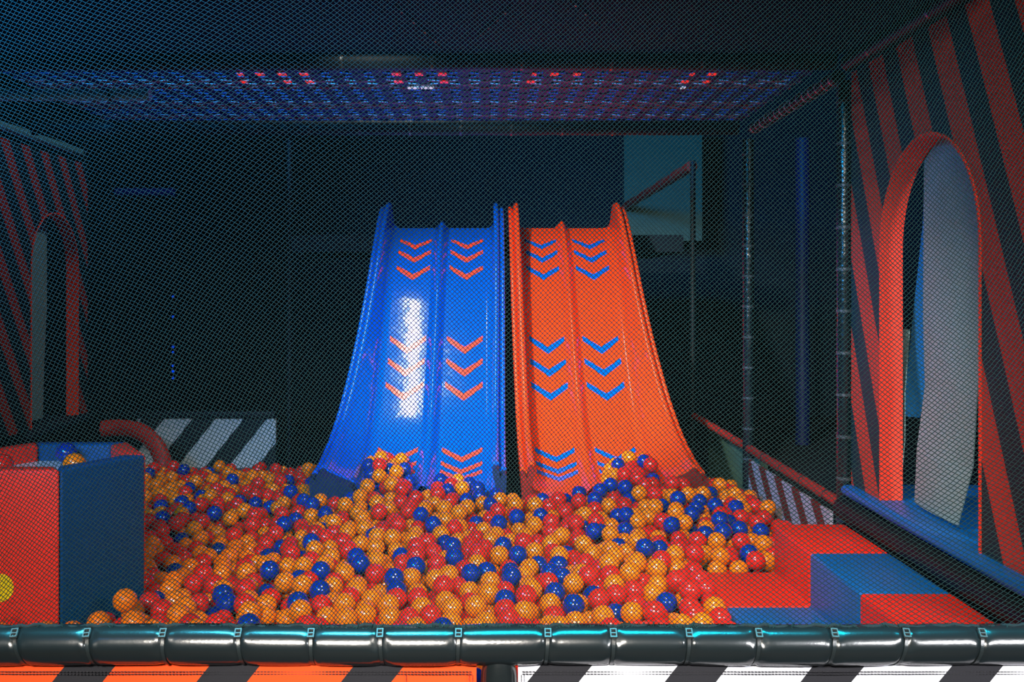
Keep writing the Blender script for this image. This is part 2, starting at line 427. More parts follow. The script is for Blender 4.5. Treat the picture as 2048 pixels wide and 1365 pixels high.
while tries < 26000 and fails < 900:
    tries += 1
    x = rnd.uniform(-2.32, 1.40); y = rnd.uniform(2.65, 6.25)
    z = rest(x, y)
    if z is None: continue
    st = 0.03
    for _ in range(9):                         # roll downhill
        a = rnd.uniform(0, 6.283); nx, ny_ = x+st*math.cos(a), y+st*math.sin(a)
        nz = rest(nx, ny_)
        if nz is not None and nz < z: x, y, z = nx, ny_, nz
        else: st *= 0.85
    if z+R > H(x, y)+rnd.uniform(-0.012, 0.022):
        fails += 1; continue
    fails = 0 if fails < 300 else fails-3
    add_ball(x, y, z)
balls = np.array(balls)
NB = len(balls)

# how much of each ball the photograph's viewpoint (and steps to its sides) shows
def visible(cx, cz, sc=0.5):
    W_, H_ = int(2048*sc), int(1365*sc)
    ids = -np.ones((H_, W_), int)
    order = np.argsort(-balls[:, 1])
    for i in order:
        x, y, z = balls[i]; u = (CX+F*(x-cx)/y)*sc; v = (CY-F*(z-cz)/y)*sc; r = F*R/y*sc
        u0, u1, v0, v1 = int(max(0, u-r)), int(min(W_-1, u+r))+1, int(max(0, v-r)), int(min(H_-1, v+r))+1
        if u0 >= u1 or v0 >= v1: continue
        yy, xx = np.mgrid[v0:v1, u0:u1]
        ids[v0:v1, u0:u1][(xx+.5-u)**2+(yy+.5-v)**2 <= r*r] = i
    return ids
ids = visible(0, CZ)
ids[int(1250*0.5):] = -1                                          # behind the front rail
ids[int(905*0.5):, :int(312*0.5)][:, :] = np.where(np.mgrid[int(905*0.5):ids.shape[0], :int(312*0.5)][0] < 585, -1, ids[int(905*0.5):, :int(312*0.5)])
cnt = np.bincount(ids[ids >= 0].ravel(), minlength=NB)
seen = cnt > 0
for cx_, cz_ in ((-0.7, 1.5), (0.7, 1.5), (0, 2.0), (0, 1.2)):
    k = visible(cx_, cz_, 0.25); seen[np.unique(k[k >= 0])] = True

# colours: the blue balls lie where the photograph has them
bl = []
for ox, L_ in ((300, [(235,175),(495,175),(650,215),(325,285),(410,320),(280,380),(65,405),(365,445),(95,495),(745,400),(840,380),(905,460),(470,545),(135,590),(195,720),(590,760),(190,900),(880,795),(1130,500),(1100,310),(1130,250),(1245,270),(1260,380),(1180,400),(1525,310),(1410,480),(1100,590),(1345,570),(1250,670),(990,790),(1180,830),(880,970),(1140,950),(1310,905),(1325,1035),(540,1070),(80,1165),(645,1220),(1110,1150),(480,1270),(760,1295),(1550,820),(860,1135)]),
              (700, [(70,95),(165,150),(390,105),(320,110),(560,220),(680,230),(735,290),(905,350),(970,225),(1010,240),(960,330),(1065,335),(1115,410),(1540,360),(540,520),(690,560),(985,550),(1140,590),(1490,520),(1275,540),(190,605),(745,675),(40,830),(330,830),(520,850),(865,755),(850,840),(1230,750),(1355,840),(1520,860),(1520,940),(1045,905),(950,955),(1205,905),(1195,1000),(365,1010),(400,1080),(1180,1165),(740,1320)]),
              (1100, [(505,115),(715,105),(230,215),(165,275),(760,205),(505,270),(585,285),(570,330),(340,330),(410,300),(995,325),(1160,350),(1305,320),(920,430),(555,465),(535,525),(645,600),(400,580),(275,580),(340,680),(1160,455),(1235,425),(1075,500),(1395,445),(1295,525),(1130,590),(1240,600),(1455,560),(1380,610),(1525,610),(950,570),(770,695),(870,740),(560,720),(160,750),(10,890),(85,880),(80,1040),(235,1190),(310,1110),(475,1240),(920,1150),(1550,750),(1525,880),(1710,665)])):
    bl += [(ox+a/3.9, 900+b/3.9) for a, b in L_]
colour = np.where(np.random.RandomState(5).rand(NB) < 0.52, 0, 1)      # 0 orange, 1 red, 2 blue
hid = np.random.RandomState(6).rand(NB)
colour[(cnt == 0) & (hid < 0.14)] = 2
taken = set()
for u, v in bl:
    r0, c0 = int(v*0.5), int(u*0.5); best = None
    for rr in range(max(0, r0-9), min(ids.shape[0], r0+10)):
        for cc in range(max(0, c0-9), min(ids.shape[1], c0+10)):
            i = ids[rr, cc]
            if i >= 0 and i not in taken and cnt[i] > 12:
                d = (rr-r0)**2+(cc-c0)**2
                if best is None or d < best[0]: best = (d, i)
    if best: colour[best[1]] = 2; taken.add(best[1])

def ico(sub):
    bm = bmesh.new(); bmesh.ops.create_icosphere(bm, subdivisions=sub, radius=R)
    v = np.array([p.co[:] for p in bm.verts]); f = np.array([[q.index for q in p.verts] for p in bm.faces]); bm.free(); return v, f
BM = [M['ball_orange'], M['ball_red'], M['ball_blue']]; BN = ['orange', 'red', 'blue']
v4, f4 = ico(4)
bmesh_data = []
for k in range(3):
    me = bpy.data.meshes.new('ball_'+BN[k]); me.from_pydata(v4.tolist(), [], f4.tolist()); me.materials.append(BM[k]); me.shade_smooth(); bmesh_data.append(me)
def ball(loc, k, label, group=None):
    o = bpy.data.objects.new('pit_ball', bmesh_data[k]); COL.objects.link(o); o.location = loc
    tag(o, label, 'ball', group); o.rotation_euler = (rnd.uniform(0, 3), rnd.uniform(0, 3), rnd.uniform(0, 3)); return o
top = np.argsort(-cnt)[:290]; topset = set(top.tolist())
ZONES = [('at the foot of the blue slide', lambda x, y: y > 5.15 and -0.75 < x < 0.1), ('at the foot of the orange-red slide', lambda x, y: y > 5.15 and 0.1 <= x < 1.25),
         ('beside the red and blue padded steps', lambda x, y: x > 0.45 and y < 4.35), ('in the shaded corner right of the hexagonal tub', lambda x, y: x < -0.75 and y > 3.6),
         ('in the front row close behind the front rail', lambda x, y: y < 3.45), ('along the right edge of the pit before the striped banner', lambda x, y: x > 0.75),
         ('in the middle of the pit', lambda x, y: True)]
for i in top:
    x, y, z = balls[i]; zn = [n_ for n_, f_ in ZONES if f_(x, y)][0]; cn = BN[colour[i]]
    ball(balls[i], int(colour[i]), 'glossy %s ball lying %s' % (cn, zn), '%s balls %s' % (cn, zn))
xq, yq = (250-CX)/F*3.33, 3.33
zq = rest(xq, yq)
ball((xq, yq, max(zq, 0.47)), 0, 'lone orange ball perched highest against the blue side of the hexagonal tub')
rest_i = [i for i in range(NB) if seen[i] and i not in topset]
v2, f2 = ico(3 if len(rest_i) < 900 else 2)
V = (balls[rest_i][:, None, :]+v2[None]).reshape(-1, 3); Fi = (f2[None]+(np.arange(len(rest_i))*len(v2))[:, None, None]).reshape(-1, 3)
me = bpy.data.meshes.new('ball_heap')
me.vertices.add(len(V)); me.vertices.foreach_set('co', V.ravel().astype(np.float32))
me.loops.add(Fi.size); me.loops.foreach_set('vertex_index', Fi.ravel().astype(np.int32))
me.polygons.add(len(Fi)); me.polygons.foreach_set('loop_start', np.arange(0, Fi.size, 3, dtype=np.int32))
for m in BM: me.materials.append(m)
me.polygons.foreach_set('material_index', np.repeat(colour[rest_i], len(f2)).astype(np.int32))
me.update(); me.validate(); me.shade_smooth()
bo = bpy.data.objects.new('ball_heap', me); COL.objects.link(bo)
tag(bo, 'heap of orange, red and blue balls filling the pit', 'ball heap', kind='stuff')
print('BALLS', NB, 'seen', int(seen.sum()), 'tries', tries, 'topmin', cnt[top[-1]])
# balls in the tub
tb = 0.835+R
def tubball(u, v, Y, k, label):
    x = (u-CX)/F*Y; ball((x, Y, tb), k, label)
tubball(133, 912, 3.86, 2, 'blue ball resting inside the hexagonal tub')
tubball(149, 925, 3.62, 0, 'orange ball resting inside the hexagonal tub')
tubball(4, 922, 3.60, 1, 'red ball at the left inside the hexagonal tub')

# ------------------------------------------------------------------ front rail with cable ties
RY, RZ, RR = 2.5, CZ-(1290-CY)/F*2.5, 0.0495
TIES = [-385, -240, -95, 50, 190, 337, 487, 628, 765, 917, 1092, 1222, 1370, 1507, 1655, 1795, 1945, 2090]
TX = [(u-CX)/800 for u in TIES]
LEANS = [-.012, -.013, -.010, -.012, -.008, -.004, -.006, -.002, -.003, .001, .003, .002, .004, .005, .007, .010, .009, .008]
rail = thing('padded_rail', 'shiny black padded front rail strapped with cable ties', 'rail', (0, RY, RZ))
xs = sorted(set([round(-2.40+3.92*k/320, 4) for k in range(321)] + [round(t+d, 4) for t in TX for d in (-.03, -.024, -.018, -.013, -.009, -.006, -.003, 0, .003, .006, .009, .013, .018, .024, .03)]))
NA = 56; V = []; Fc = []
rr_ = random.Random(3); ph = [rr_.uniform(0, 6.28) for _ in TX]; am = [rr_.uniform(0.5, 1.4) for _ in TX]
for x in xs:
    pin = 0
    for k in range(NA):
        a = 2*math.pi*k/NA
        r = RR*(1+0.006*math.sin(9*x+1.3)+0.004*math.sin(23*x))
        for q, tx in enumerate(TX):
            dx = x-tx-LEANS[q]*math.sin(a)
            if abs(dx) < 0.12:
                r -= 0.0042*math.exp(-(dx/0.0075)**2)+0.0018*math.exp(-(dx/0.03)**2)
                r += 0.0013*am[q]*math.exp(-((abs(dx)-0.014)/0.008)**2)*math.cos(5*a+ph[q])
        sag = 0.0015*math.sin(6*x)
        V.append((x, RY+r*math.cos(a), RZ+sag+r*math.sin(a)))
n = len(xs)
for i in range(n-1):
    for k in range(NA): Fc.append((i*NA+k, i*NA+(k+1) % NA, (i+1)*NA+(k+1) % NA, (i+1)*NA+k))
mesh_obj('vinyl_cover', V, Fc, M['vinyl_black'], rail, smooth=True)
for q, tx in enumerate(TX):
    # strap: a flat band round the cover
    V = []; Fc = []; nb = 40
    for k in range(nb):
        a = 2*math.pi*k/nb; xx = tx+LEANS[q]*math.sin(a)*1.2
        for dx, dr in ((-0.0042, -0.001), (-0.0042, 0.0022), (0.0042, 0.0022), (0.0042, -0.001)):
            r = RR-0.0058+dr+0.0015
            V.append((xx+dx, RY+r*math.cos(a), RZ+r*math.sin(a)))
    for k in range(nb):
        k2 = (k+1) % nb
        for c in range(4): Fc.append((k*4+c, k*4+(c+1) % 4, k2*4+(c+1) % 4, k2*4+c))
    tie = mesh_obj('cable_tie', V, Fc, M['tie'], rail, smooth=True, angle=40)
    # buckle: square head with a window, on the upper front
    a0 = math.radians(180-50); tv = Vector((LEANS[q]*1.0, math.sin(a0)*-1*0+0, 0))
    c = Vector((tx+LEANS[q]*math.sin(a0)*1.2, RY+(RR-0.001)*math.cos(a0), RZ+(RR-0.001)*math.sin(a0)))
    nrm = Vector((0, math.cos(a0), math.sin(a0))); up = Vector((LEANS[q]*6, -math.sin(a0)*-1*-1, 0)); up = Vector((0.0+LEANS[q]*8, math.sin(a0), -math.cos(a0))).normalized()
    sd = up.cross(nrm).normalized()
    V = []; Fc = []
    def rect(w0, w1, h0, h1, d0, d1):
        b0 = len(V)
        for a_ in (w0, w1):
            for b_ in (h0, h1):
                for d_ in (d0, d1): V.append(c+sd*a_+up*b_+nrm*d_)
        Fc.extend([tuple(b0+t_ for t_ in f_) for f_ in [(0, 1, 3, 2), (4, 6, 7, 5), (0, 4, 5, 1), (2, 3, 7, 6), (0, 2, 6, 4), (1, 5, 7, 3)]])
    rect(-0.0085, -0.0055, -0.012, 0.012, 0, 0.007); rect(0.0055, 0.0085, -0.012, 0.012, 0, 0.007)
    rect(-0.0055, 0.0055, 0.009, 0.012, 0, 0.007); rect(-0.0055, 0.0055, -0.002, 0.001, 0, 0.007); rect(-0.0055, 0.0055, -0.012, -0.0085, 0, 0.007)
    mesh_obj('buckle', V, Fc, M['buckle'], tie)
# ------------------------------------------------------------------ support post under the front rail, banners
post = thing('padded_post', 'short shiny black padded post under the front rail between the two banners', 'post', ((1000-CX)/800, RY, 0))
xs_ = (998-CX)/800
pts = [(xs_, RY+0.004, 0.0)]+[(xs_, RY+0.004, z) for z in (0.3, 0.45, 0.50, 0.53, 0.555, 0.58)]
tube('vinyl_cover', pts, [0.047, 0.047, 0.047, 0.0465, 0.0455, 0.044, 0.038], M['vinyl_black'], post, 32)
def banner(name, label, x0, x1, m, seams):
    t = thing(name, label, 'banner', ((x0+x1)/2, RY-0.005, 0))
    V = []; Fc = []; nx, nz = 80, 14
    for j in range(nz+1):
        for i in range(nx+1):
            x = x0+(x1-x0)*i/nx; z = 0.0+0.578*j/nz
            V.append((x, RY-0.008+0.004*math.sin(7*x+2)*math.sin(3*z)+0.0015*math.sin(31*x), z))
    nf = len(V)
    V += [(x, y+0.006, z) for x, y, z in V]
    def q(i, j): return j*(nx+1)+i
    for j in range(nz):
        for i in range(nx):
            Fc.append((q(i, j), q(i+1, j), q(i+1, j+1), q(i, j+1))); Fc.append((nf+q(i, j), nf+q(i, j+1), nf+q(i+1, j+1), nf+q(i+1, j)))
    for i in range(nx):
        Fc.append((q(i, nz), q(i+1, nz), nf+q(i+1, nz), nf+q(i, nz)))
    for j in range(nz):
        Fc.append((q(0, j), q(0, j+1), nf+q(0, j+1), nf+q(0, j))); Fc.append((q(nx, j), nf+q(nx, j), nf+q(nx, j+1), q(nx, j+1)))
    mesh_obj('vinyl_sheet', V, Fc, m, t, smooth=True, angle=60)
    # stitching: rows of short dark stitches along the hems
    V = []; Fc = []
    def stitch(xa, za, xb, zb):
        b0 = len(V); y = RY-0.0135
        dx, dz = xb-xa, zb-za; L = math.hypot(dx, dz); nx_, nz_ = -dz/L*0.0005, dx/L*0.0005
        V.extend([(xa+nx_, y, za+nz_), (xb+nx_, y, zb+nz_), (xb-nx_, y, zb-nz_), (xa-nx_, y, za-nz_)])
        V.extend([(p[0], y+0.004, p[2]) for p in V[b0:b0+4]])
        Fc.append((b0, b0+1, b0+2, b0+3))
        for e in range(4): Fc.append((b0+e, b0+4+e, b0+4+(e+1) % 4, b0+(e+1) % 4))
    for zz in (0.5525, 0.5465):
        x = x0+0.01
        while x < x1-0.015: stitch(x, zz, x+0.0065, zz); x += 0.0085
    for xx in seams:
        z = 0.30
        while z < 0.54: stitch(xx, z, xx, z+0.0065); z += 0.0085
    mesh_obj('hem_stitching', V, Fc, M['stitch'], t)
    return t
banner('striped_banner', 'orange banner with black diagonal stripes below the front rail', -2.40, (953-CX)/800, M['stripe_front_orange'], ((945-CX)/800, (938-CX)/800, (813-CX)/800))
banner('striped_banner', 'white banner with black diagonal stripes below the front rail', (1036-CX)/800, 1.50, M['stripe_front_white'], ((1042-CX)/800, (1048-CX)/800))

# ------------------------------------------------------------------ safety net
def net_mesh():
    ph_, pv = 0.0122, 0.0118
    x0, x1, z0, z1 = -3.3, 2.1, 0.0, 3.6
    I = int((x1-x0)/(ph_/2)); J = int((z1-z0)/(pv/2))
    ii, jj = np.meshgrid(np.arange(I+1), np.arange(J+1), indexing='ij')
    ok = ((ii+jj) % 2) == 0
    X = x0+ii*ph_/2; Z = z0+jj*pv/2
    rs = np.random.RandomState(2)
    # stretch and skew of the hung net
    low = 1/(1+np.exp((Z-1.05)/0.12))
    Xw = X-0.075*low*np.sin(np.pi*(np.clip(X, -1.7, 1.7)-0.05)/0.85)
    s = 1/(1+np.exp((X+0.55)/0.14)); r_ = 1/(1+np.exp(-(X-1.15)/0.12))
    Zw = Z+0.34*s*(X+0.55)*0.8+0.18*r_*(X-1.15)
    Xw = Xw-0.42*s*(Z-1.4)*(0.35+0.65/(1+np.exp(-(Z-0.95)/0.15)))-0.25*r_*(Z-1.6)
    Xw = Xw+0.004*np.sin(5*Z+2*X)+0.003*np.sin(13*Z-9*X); Zw = Zw+0.004*np.sin(4*X+1)+0.003*np.sin(11*X+7*Z)
    Xw = Xw+rs.normal(0, 0.0004, X.shape); Zw = Zw+rs.normal(0, 0.0004, X.shape)
    Yw = RY+0.004*np.sin(6*X+3*Z)+0.003*np.sin(9*Z)
    P = np.stack([Xw, Yw, Zw], -1)
    inside = ok & (Xw > -2.30) & (Xw < 1.52) & (Zw > 0.655) & (Zw < 2.46)
    segs = []
    for dj in (1, -1):
        A = (slice(0, I), slice(0, J)) if dj == 1 else (slice(0, I), slice(1, J+1))
        B = (slice(1, I+1), slice(1, J+1)) if dj == 1 else (slice(1, I+1), slice(0, J))
        k = inside[A] & inside[B]
        a = P[A][k].copy(); b = P[B][k].copy(); a[:, 1] -= dj*0.0006; b[:, 1] -= dj*0.0006
        segs.append((a, b))
    a = np.concatenate([s_[0] for s_ in segs]); b = np.concatenate([s_[1] for s_ in segs])
    d = b-a; L = np.linalg.norm(d, axis=1, keepdims=True); d = d/L
    a = a-d*0.0006; b = b+d*0.0006
    yv = np.array([0, 1.0, 0]); u = np.cross(d, yv); u /= np.linalg.norm(u, axis=1, keepdims=True)
    w_ = np.cross(d, u); rad = 0.00112
    offs = [rad*(math.cos(t)*u+math.sin(t)*w_) for t in (math.pi/2, math.pi/2+2.094, math.pi/2+4.189)]
    V = np.stack([a+offs[0], a+offs[1], a+offs[2], b+offs[0], b+offs[1], b+offs[2]], 1).reshape(-1, 3)
    n_ = len(a); q = np.array([[0, 1, 4, 3], [1, 2, 5, 4], [2, 0, 3, 5]])
    Q = (q[None]+(np.arange(n_)*6)[:, None, None]).reshape(-1, 4)
    me = bpy.data.meshes.new('net_mesh')
    me.vertices.add(len(V)); me.vertices.foreach_set('co', (V-np.array([0, RY, 0.66])).ravel().astype(np.float32))
    me.loops.add(Q.size); me.loops.foreach_set('vertex_index', Q.ravel().astype(np.int32))
    me.polygons.add(len(Q)); me.polygons.foreach_set('loop_start', np.arange(0, Q.size, 4, dtype=np.int32))
    me.materials.append(M['net']); me.update(); me.validate(); me.shade_smooth()
    return me, n_
netroot = thing('safety_net', 'dark mesh safety net hanging across the whole play area', 'net', (0, RY, 0.66))
nm, nseg = net_mesh()
no = bpy.data.objects.new('mesh_strands', nm); COL.objects.link(no); no.parent = netroot; no['kind'] = 'stuff'
print('NET segs', nseg)
pts = [(-2.30+3.80*k/240, RY-0.004+0.004*math.sin(k*1.7), 0.663+0.0025*math.sin(k*0.61)+0.002*math.sin(k*2.3)) for k in range(241)]
tube('border_rope', pts, 0.0052, M['rope'], netroot, 8)
V = []; Fc = []
rq = random.Random(9)
for k in range(420):
    x = rq.uniform(-1.5, 1.45) if k < 150 else rq.uniform(-0.45, 0.55)
    a = rq.uniform(-1.2, 1.2); L = rq.uniform(0.008, 0.02)
    p0 = Vector((x, RY-0.012, 0.656+rq.uniform(-0.004, 0.004))); p1 = p0+Vector((L*math.sin(a), rq.uniform(-.004, .004), L*math.cos(a)*rq.choice((1, 1, -0.6))))
    v, f = tube_vf([p0, (p0+p1)/2+Vector((0, -0.002, 0.001)), p1], 0.0011, 4); b0 = len(V); V += v; Fc += [tuple(b0+t_ for t_ in f_) for f_ in f]
mesh_obj('lacing_threads', V, Fc, M['net'], netroot)['kind'] = 'stuff'

# ------------------------------------------------------------------ right arch wall
WX, WT = 1.51, 0.075
YA, YB, ZS, ZTOPW = 3.05, 3.83, 1.655, 2.405        # opening near/far jamb, spring line, wall top
ZB = 0.70
def arch_wall(name, label, X, T, ya, yb, zs, zb, zt, y0, y1, mstripe, mline, n=24):
    """upright panel in a plane X=const with an arched doorway; thickness runs to X+T"""
    t = thing(name, label, 'wall panel', (X, (y0+y1)/2, zb))
    yc, r = (ya+yb)/2, (yb-ya)/2
    arc = [(yc-r*math.cos(math.pi*k/n), zs+r*math.sin(math.pi*k/n)) for k in range(n+1)]
    inner = [(ya, zb)]+arc+[(yb, zb)]
    # outer outline sampled so that each inner vertex pairs with one outer vertex
    outer = []
    for (y, z) in inner:
        if z <= zs+1e-6: outer.append((y0 if y < yc else y1, z))
        else:
            dy, dz = y-yc, z-zs; k = 1e9
            if abs(dy) > 1e-6: k = min(k, ((y1-yc) if dy > 0 else (yc-y0))/abs(dy))
            if dz > 1e-6: k = min(k, (zt-zs)/dz)
            outer.append((yc+dy*k, zs+dz*k))
    # corners
    V = []; Fc = []
    for xx in (X, X+T):
        for p in inner: V.append((xx, p[0], p[1]))
        for p in outer: V.append((xx, p[0], p[1]))
    c = len(inner); half = 2*c
    for k in range(c-1):
        if abs(outer[k][0]-outer[k+1][0]) > 1e-4 and abs(outer[k][1]-outer[k+1][1]) > 1e-4:
            cy_ = y0 if outer[k][0] == y0 or outer[k+1][0] == y0 or min(outer[k][0], outer[k+1][0]) < y0+1e-4 else y1
            i0 = len(V); V.append((X, cy_, zt)); V.append((X+T, cy_, zt))
            Fc.append((k, k+1, c+k+1, i0, c+k)); Fc.append((half+k, half+c+k, i0+1, half+c+k+1, half+k+1))
            Fc.append((c+k, i0, i0+1, half+c+k)); Fc.append((i0, c+k+1, half+c+k+1, i0+1))
        else:
            Fc.append((k, k+1, c+k+1, c+k)); Fc.append((half+k, half+c+k, half+c+k+1, half+k+1))
            Fc.append((c+k, c+k+1, half+c+k+1, half+c+k))
    mesh_obj('striped_panel', V, Fc, mstripe, t)
    # lining of the opening
    V = []; Fc = []; e = 0.006*(1 if T > 0 else -1)
    for p in inner: 
        for xx, s_ in ((X-e, 0.0), (X+T+e, 0.0)): V.append((xx, p[0], p[1]))
    inn2 = []
    for (y, z) in inner:
        dy, dz = (yc-y), (max(zs, z)-z if z < zs else zs-z)
        if z <= zs: inn2.append((y+(0.008 if y < yc else -0.008), z))
        else:
            L = math.hypot(y-yc, z-zs); inn2.append((y-(y-yc)/L*0.008, z-(z-zs)/L*0.008))
    for p in inn2:
        for xx in (X-e, X+T+e): V.append((xx, p[0], p[1]))
    o2 = 2*c
    for k in range(c-1):
        Fc.append((2*k, 2*k+2, 2*k+3, 2*k+1)); Fc.append((o2+2*k, o2+2*k+1, o2+2*k+3, o2+2*k+2))
        Fc.append((2*k, o2+2*k, o2+2*k+2, 2*k+2)); Fc.append((2*k+1, 2*k+3, o2+2*k+3, o2+2*k+1))
    mesh_obj('arch_lining', V, Fc, mline, t, smooth=True, angle=40)['label'] = 'plain red lining of the arched doorway'
    return t
arch_wall('arch_wall', 'red and dark striped wall panel with an arched doorway on the right', WX, WT, YA, YB, ZS, ZB, ZTOPW, 2.57, 4.14, M['stripe_arch_right'], M['arch_red'])
ledge = box('padded_ledge', (1.465, 2.45, 2.58, 4.15, 0.655, 0.70), M['foam_blue'], bev=0.02)
tag(ledge, 'blue padded ledge running through the doorway of the right arch wall', 'ledge')
structure(box('wall_right', (2.5, 2.56, 2.4, 4.6, 0.0, 2.6), M['black_wall']), 'black wall beyond the right doorway')
def strip(name, label, rows, x, th, m, sway=0.0):
    """hanging curtain strip; rows: (z, y_near, y_far, dx_near, dx_far) from top to bottom"""
    V = []; Fc = []; nc = 6; rows2 = []
    for k in range(len(rows)-1):
        for q in range(6):
            t_ = q/6; rows2.append([a+(b-a)*(3*t_*t_-2*t_**3) for a, b in zip(rows[k], rows[k+1])])
    rows2.append(list(rows[-1]))
    for side in (0, th):
        for r in rows2:
            for c_ in range(nc+1):
                u = c_/nc; V.append((x+side+r[3]+(r[4]-r[3])*u+sway*math.sin(u*math.pi), r[1]+(r[2]-r[1])*u, r[0]))
    n_ = len(rows2); hf = n_*(nc+1)
    for j in range(n_-1):
        for c_ in range(nc):
            a = j*(nc+1)+c_; Fc.append((a, a+1, a+nc+2, a+nc+1)); Fc.append((hf+a, hf+a+nc+1, hf+a+nc+2, hf+a+1))
        for c_ in (0, nc):
            a = j*(nc+1)+c_; Fc.append((a, a+nc+1, hf+a+nc+1, hf+a))
    for j in (0, n_-1):
        for c_ in range(nc):
            a = j*(nc+1)+c_; Fc.append((a, a+1, hf+a+1, hf+a))
    o = mesh_obj(name, V, Fc, m, smooth=True, angle=50, origin=(x, (rows[0][1]+rows[0][2])/2, rows[-1][0]))
    return tag(o, label, 'curtain strip')
XS = 1.60
def yy(u, x=XS): return F*x/(u-CX)
strip('curtain_strip', 'wide grey curtain strip hanging in the right doorway',
      [(2.04, yy(1958), yy(1848), 0, 0), (1.4, yy(1957), yy(1846), 0.01, 0.0), (1.15, yy(1956), yy(1844), -0.005, 0.01), (0.92, yy(1945), yy(1840), 0.0, -0.012), (0.715, yy(1927), yy(1834), -0.02, -0.01)], XS, 0.004, M['strip_grey'], -0.012)
XB = 1.66
strip('curtain_strip', 'narrow blue curtain strip pulled aside in the right doorway',
      [(2.0, yy(1875, XB), yy(1852, XB), 0, 0), (1.75, yy(1870, XB), yy(1845, XB), 0, 0), (1.45, yy(1870, XB), yy(1828, XB), 0.02, 0), (1.2, yy(1845, XB), yy(1816, XB), 0.05, 0.0), (1.0, yy(1812, XB), yy(1803, XB), 0.05, 0)], XB, 0.004, M['strip_blue'])
strip('curtain_strip', 'thin grey curtain strip against the far jamb of the right doorway',
      [(1.35, yy(1808, 1.64), yy(1803, 1.64), 0.02, 0), (1.1, yy(1809, 1.64), yy(1797, 1.64), 0.0, 0), (0.92, yy(1809, 1.64), yy(1797, 1.64), 0, 0), (0.72, yy(1800, 1.64), yy(1793, 1.64), 0, 0)], 1.64, 0.004, M['strip_grey'])
strip('curtain_strip', 'grey curtain strip half hidden behind the near jamb of the right doorway',
      [(1.95, yy(2010), yy(1950), 0.03, 0.03), (1.2, yy(2010), yy(1946), 0.03, 0.03), (0.72, yy(2005), yy(1944), 0.03, 0.03)], XS, 0.004, M['strip_grey'])

# ------------------------------------------------------------------ left arch wall
LX = -2.9
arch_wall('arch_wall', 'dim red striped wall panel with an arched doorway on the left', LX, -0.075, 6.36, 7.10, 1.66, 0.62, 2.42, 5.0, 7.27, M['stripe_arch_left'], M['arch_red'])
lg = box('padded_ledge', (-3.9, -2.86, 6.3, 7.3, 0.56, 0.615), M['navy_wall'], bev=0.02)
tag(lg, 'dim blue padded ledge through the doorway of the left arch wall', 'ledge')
strip('curtain_strip', 'pale curtain strip hanging in the left doorway',
      [(2.0, 6.50, 6.86, 0, 0), (1.4, 6.50, 6.84, 0, 0.01), (1.0, 6.52, 6.82, 0.01, 0), (0.64, 6.52, 6.80, 0, 0)], -3.02, 0.004, M['strip_grey'], 0.01)

# ------------------------------------------------------------------ pipes and posts of the frame
M['tie_pink'] = mat('tie_pink', (0.75, 0.50, 0.52), 0.35, 0.5)
def rail_tube(name, label, p0, p1, r, m, cat='rail', ties=0, group=None, tm=None):
    t = thing(name, label, cat, p0, group)
    n_ = max(2, int((Vector(p1)-Vector(p0)).length/0.05)); P = []; rr2 = []
    for k in range(n_+1):
        u = k/n_; P.append(Vector(p0).lerp(Vector(p1), u)); rr2.append(r*(1+0.02*math.sin(k*1.9)+0.015*math.sin(k*0.7+1)))
    tube('vinyl_cover', P, rr2, m, t, 16)
    for k in range(ties):
        u = (k+0.5)/ties; c_ = Vector(p0).lerp(Vector(p1), u); d = (Vector(p1)-Vector(p0)).normalized()*0.006
        tube('cable_tie', [c_-d, c_+d], r*1.06, tm or M['tie'], t, 16)
    return t
PX, ZL, ZT = 1.5, 0.617, 2.415
rail_tube('padded_rail', 'black padded rail below the blue ledge of the right arch wall', (PX-0.01, 2.62, ZL-0.02), (PX-0.01, 4.16, ZL-0.02), 0.05, M['vinyl_black_far'])
rail_tube('padded_rail', 'red padded rail running from the arch wall toward the back along the right side', (PX, 4.24, 0.60), (PX, 7.2, 0.60), 0.024, M['vinyl_red_pipe'], ties=9)
rail_tube('padded_rail', 'dark padded rail along the top of the right arch wall', (PX, 2.55, ZT+0.03), (PX, 4.14, ZT+0.03), 0.035, M['vinyl_black_far'], ties=3)
rail_tube('padded_rail', 'upper right padded rail with a row of pinkish ties', (PX, 4.26, ZT), (PX, 5.62, ZT), 0.03, M['vinyl_black_far'], ties=15, tm=M['tie_pink'])
rail_tube('padded_rail', 'red padded rail high behind the orange-red slide by the green-grey panel', (PX, 7.30, ZT), (PX, 10.88, ZT), 0.04, M['vinyl_red_pipe'], ties=8)
rail_tube('padded_rail', 'black padded crossbar overhead in front of the coloured webbing', (-3.0, 4.14, 2.462), (1.44, 4.14, 2.462), 0.045, M['vinyl_black_far'], ties=12)
rail_tube('padded_rail', 'black padded crossbar overhead behind the coloured webbing', (-2.6, 5.73, 2.44), (1.44, 5.73, 2.44), 0.045, M['vinyl_black_far'], ties=14)
rail_tube('padded_rail', 'pale blue-grey crossbar overhead at the upper left', (-3.2, 4.40, 2.365), (-1.48, 4.40, 2.365), 0.028, M['vinyl_steel_pipe'], ties=5)
rail_tube('padded_rail', 'pale short rail above the left arch wall', (-2.93, 5.3, 2.50), (-2.93, 7.2, 2.50), 0.03, M['vinyl_dim_pipe'])
rail_tube('padded_rail', 'deep blue crossbar on the dim left rear side', (-3.3, 8.9, 2.38), (-2.78, 8.9, 2.38), 0.04, M['vinyl_blue_pipe'])
rail_tube('padded_post', 'black padded post holding the deep blue crossbar', (-3.34, 8.9, 0.0), (-3.34, 8.9, 2.5), 0.04, M['vinyl_black_far'], 'post')
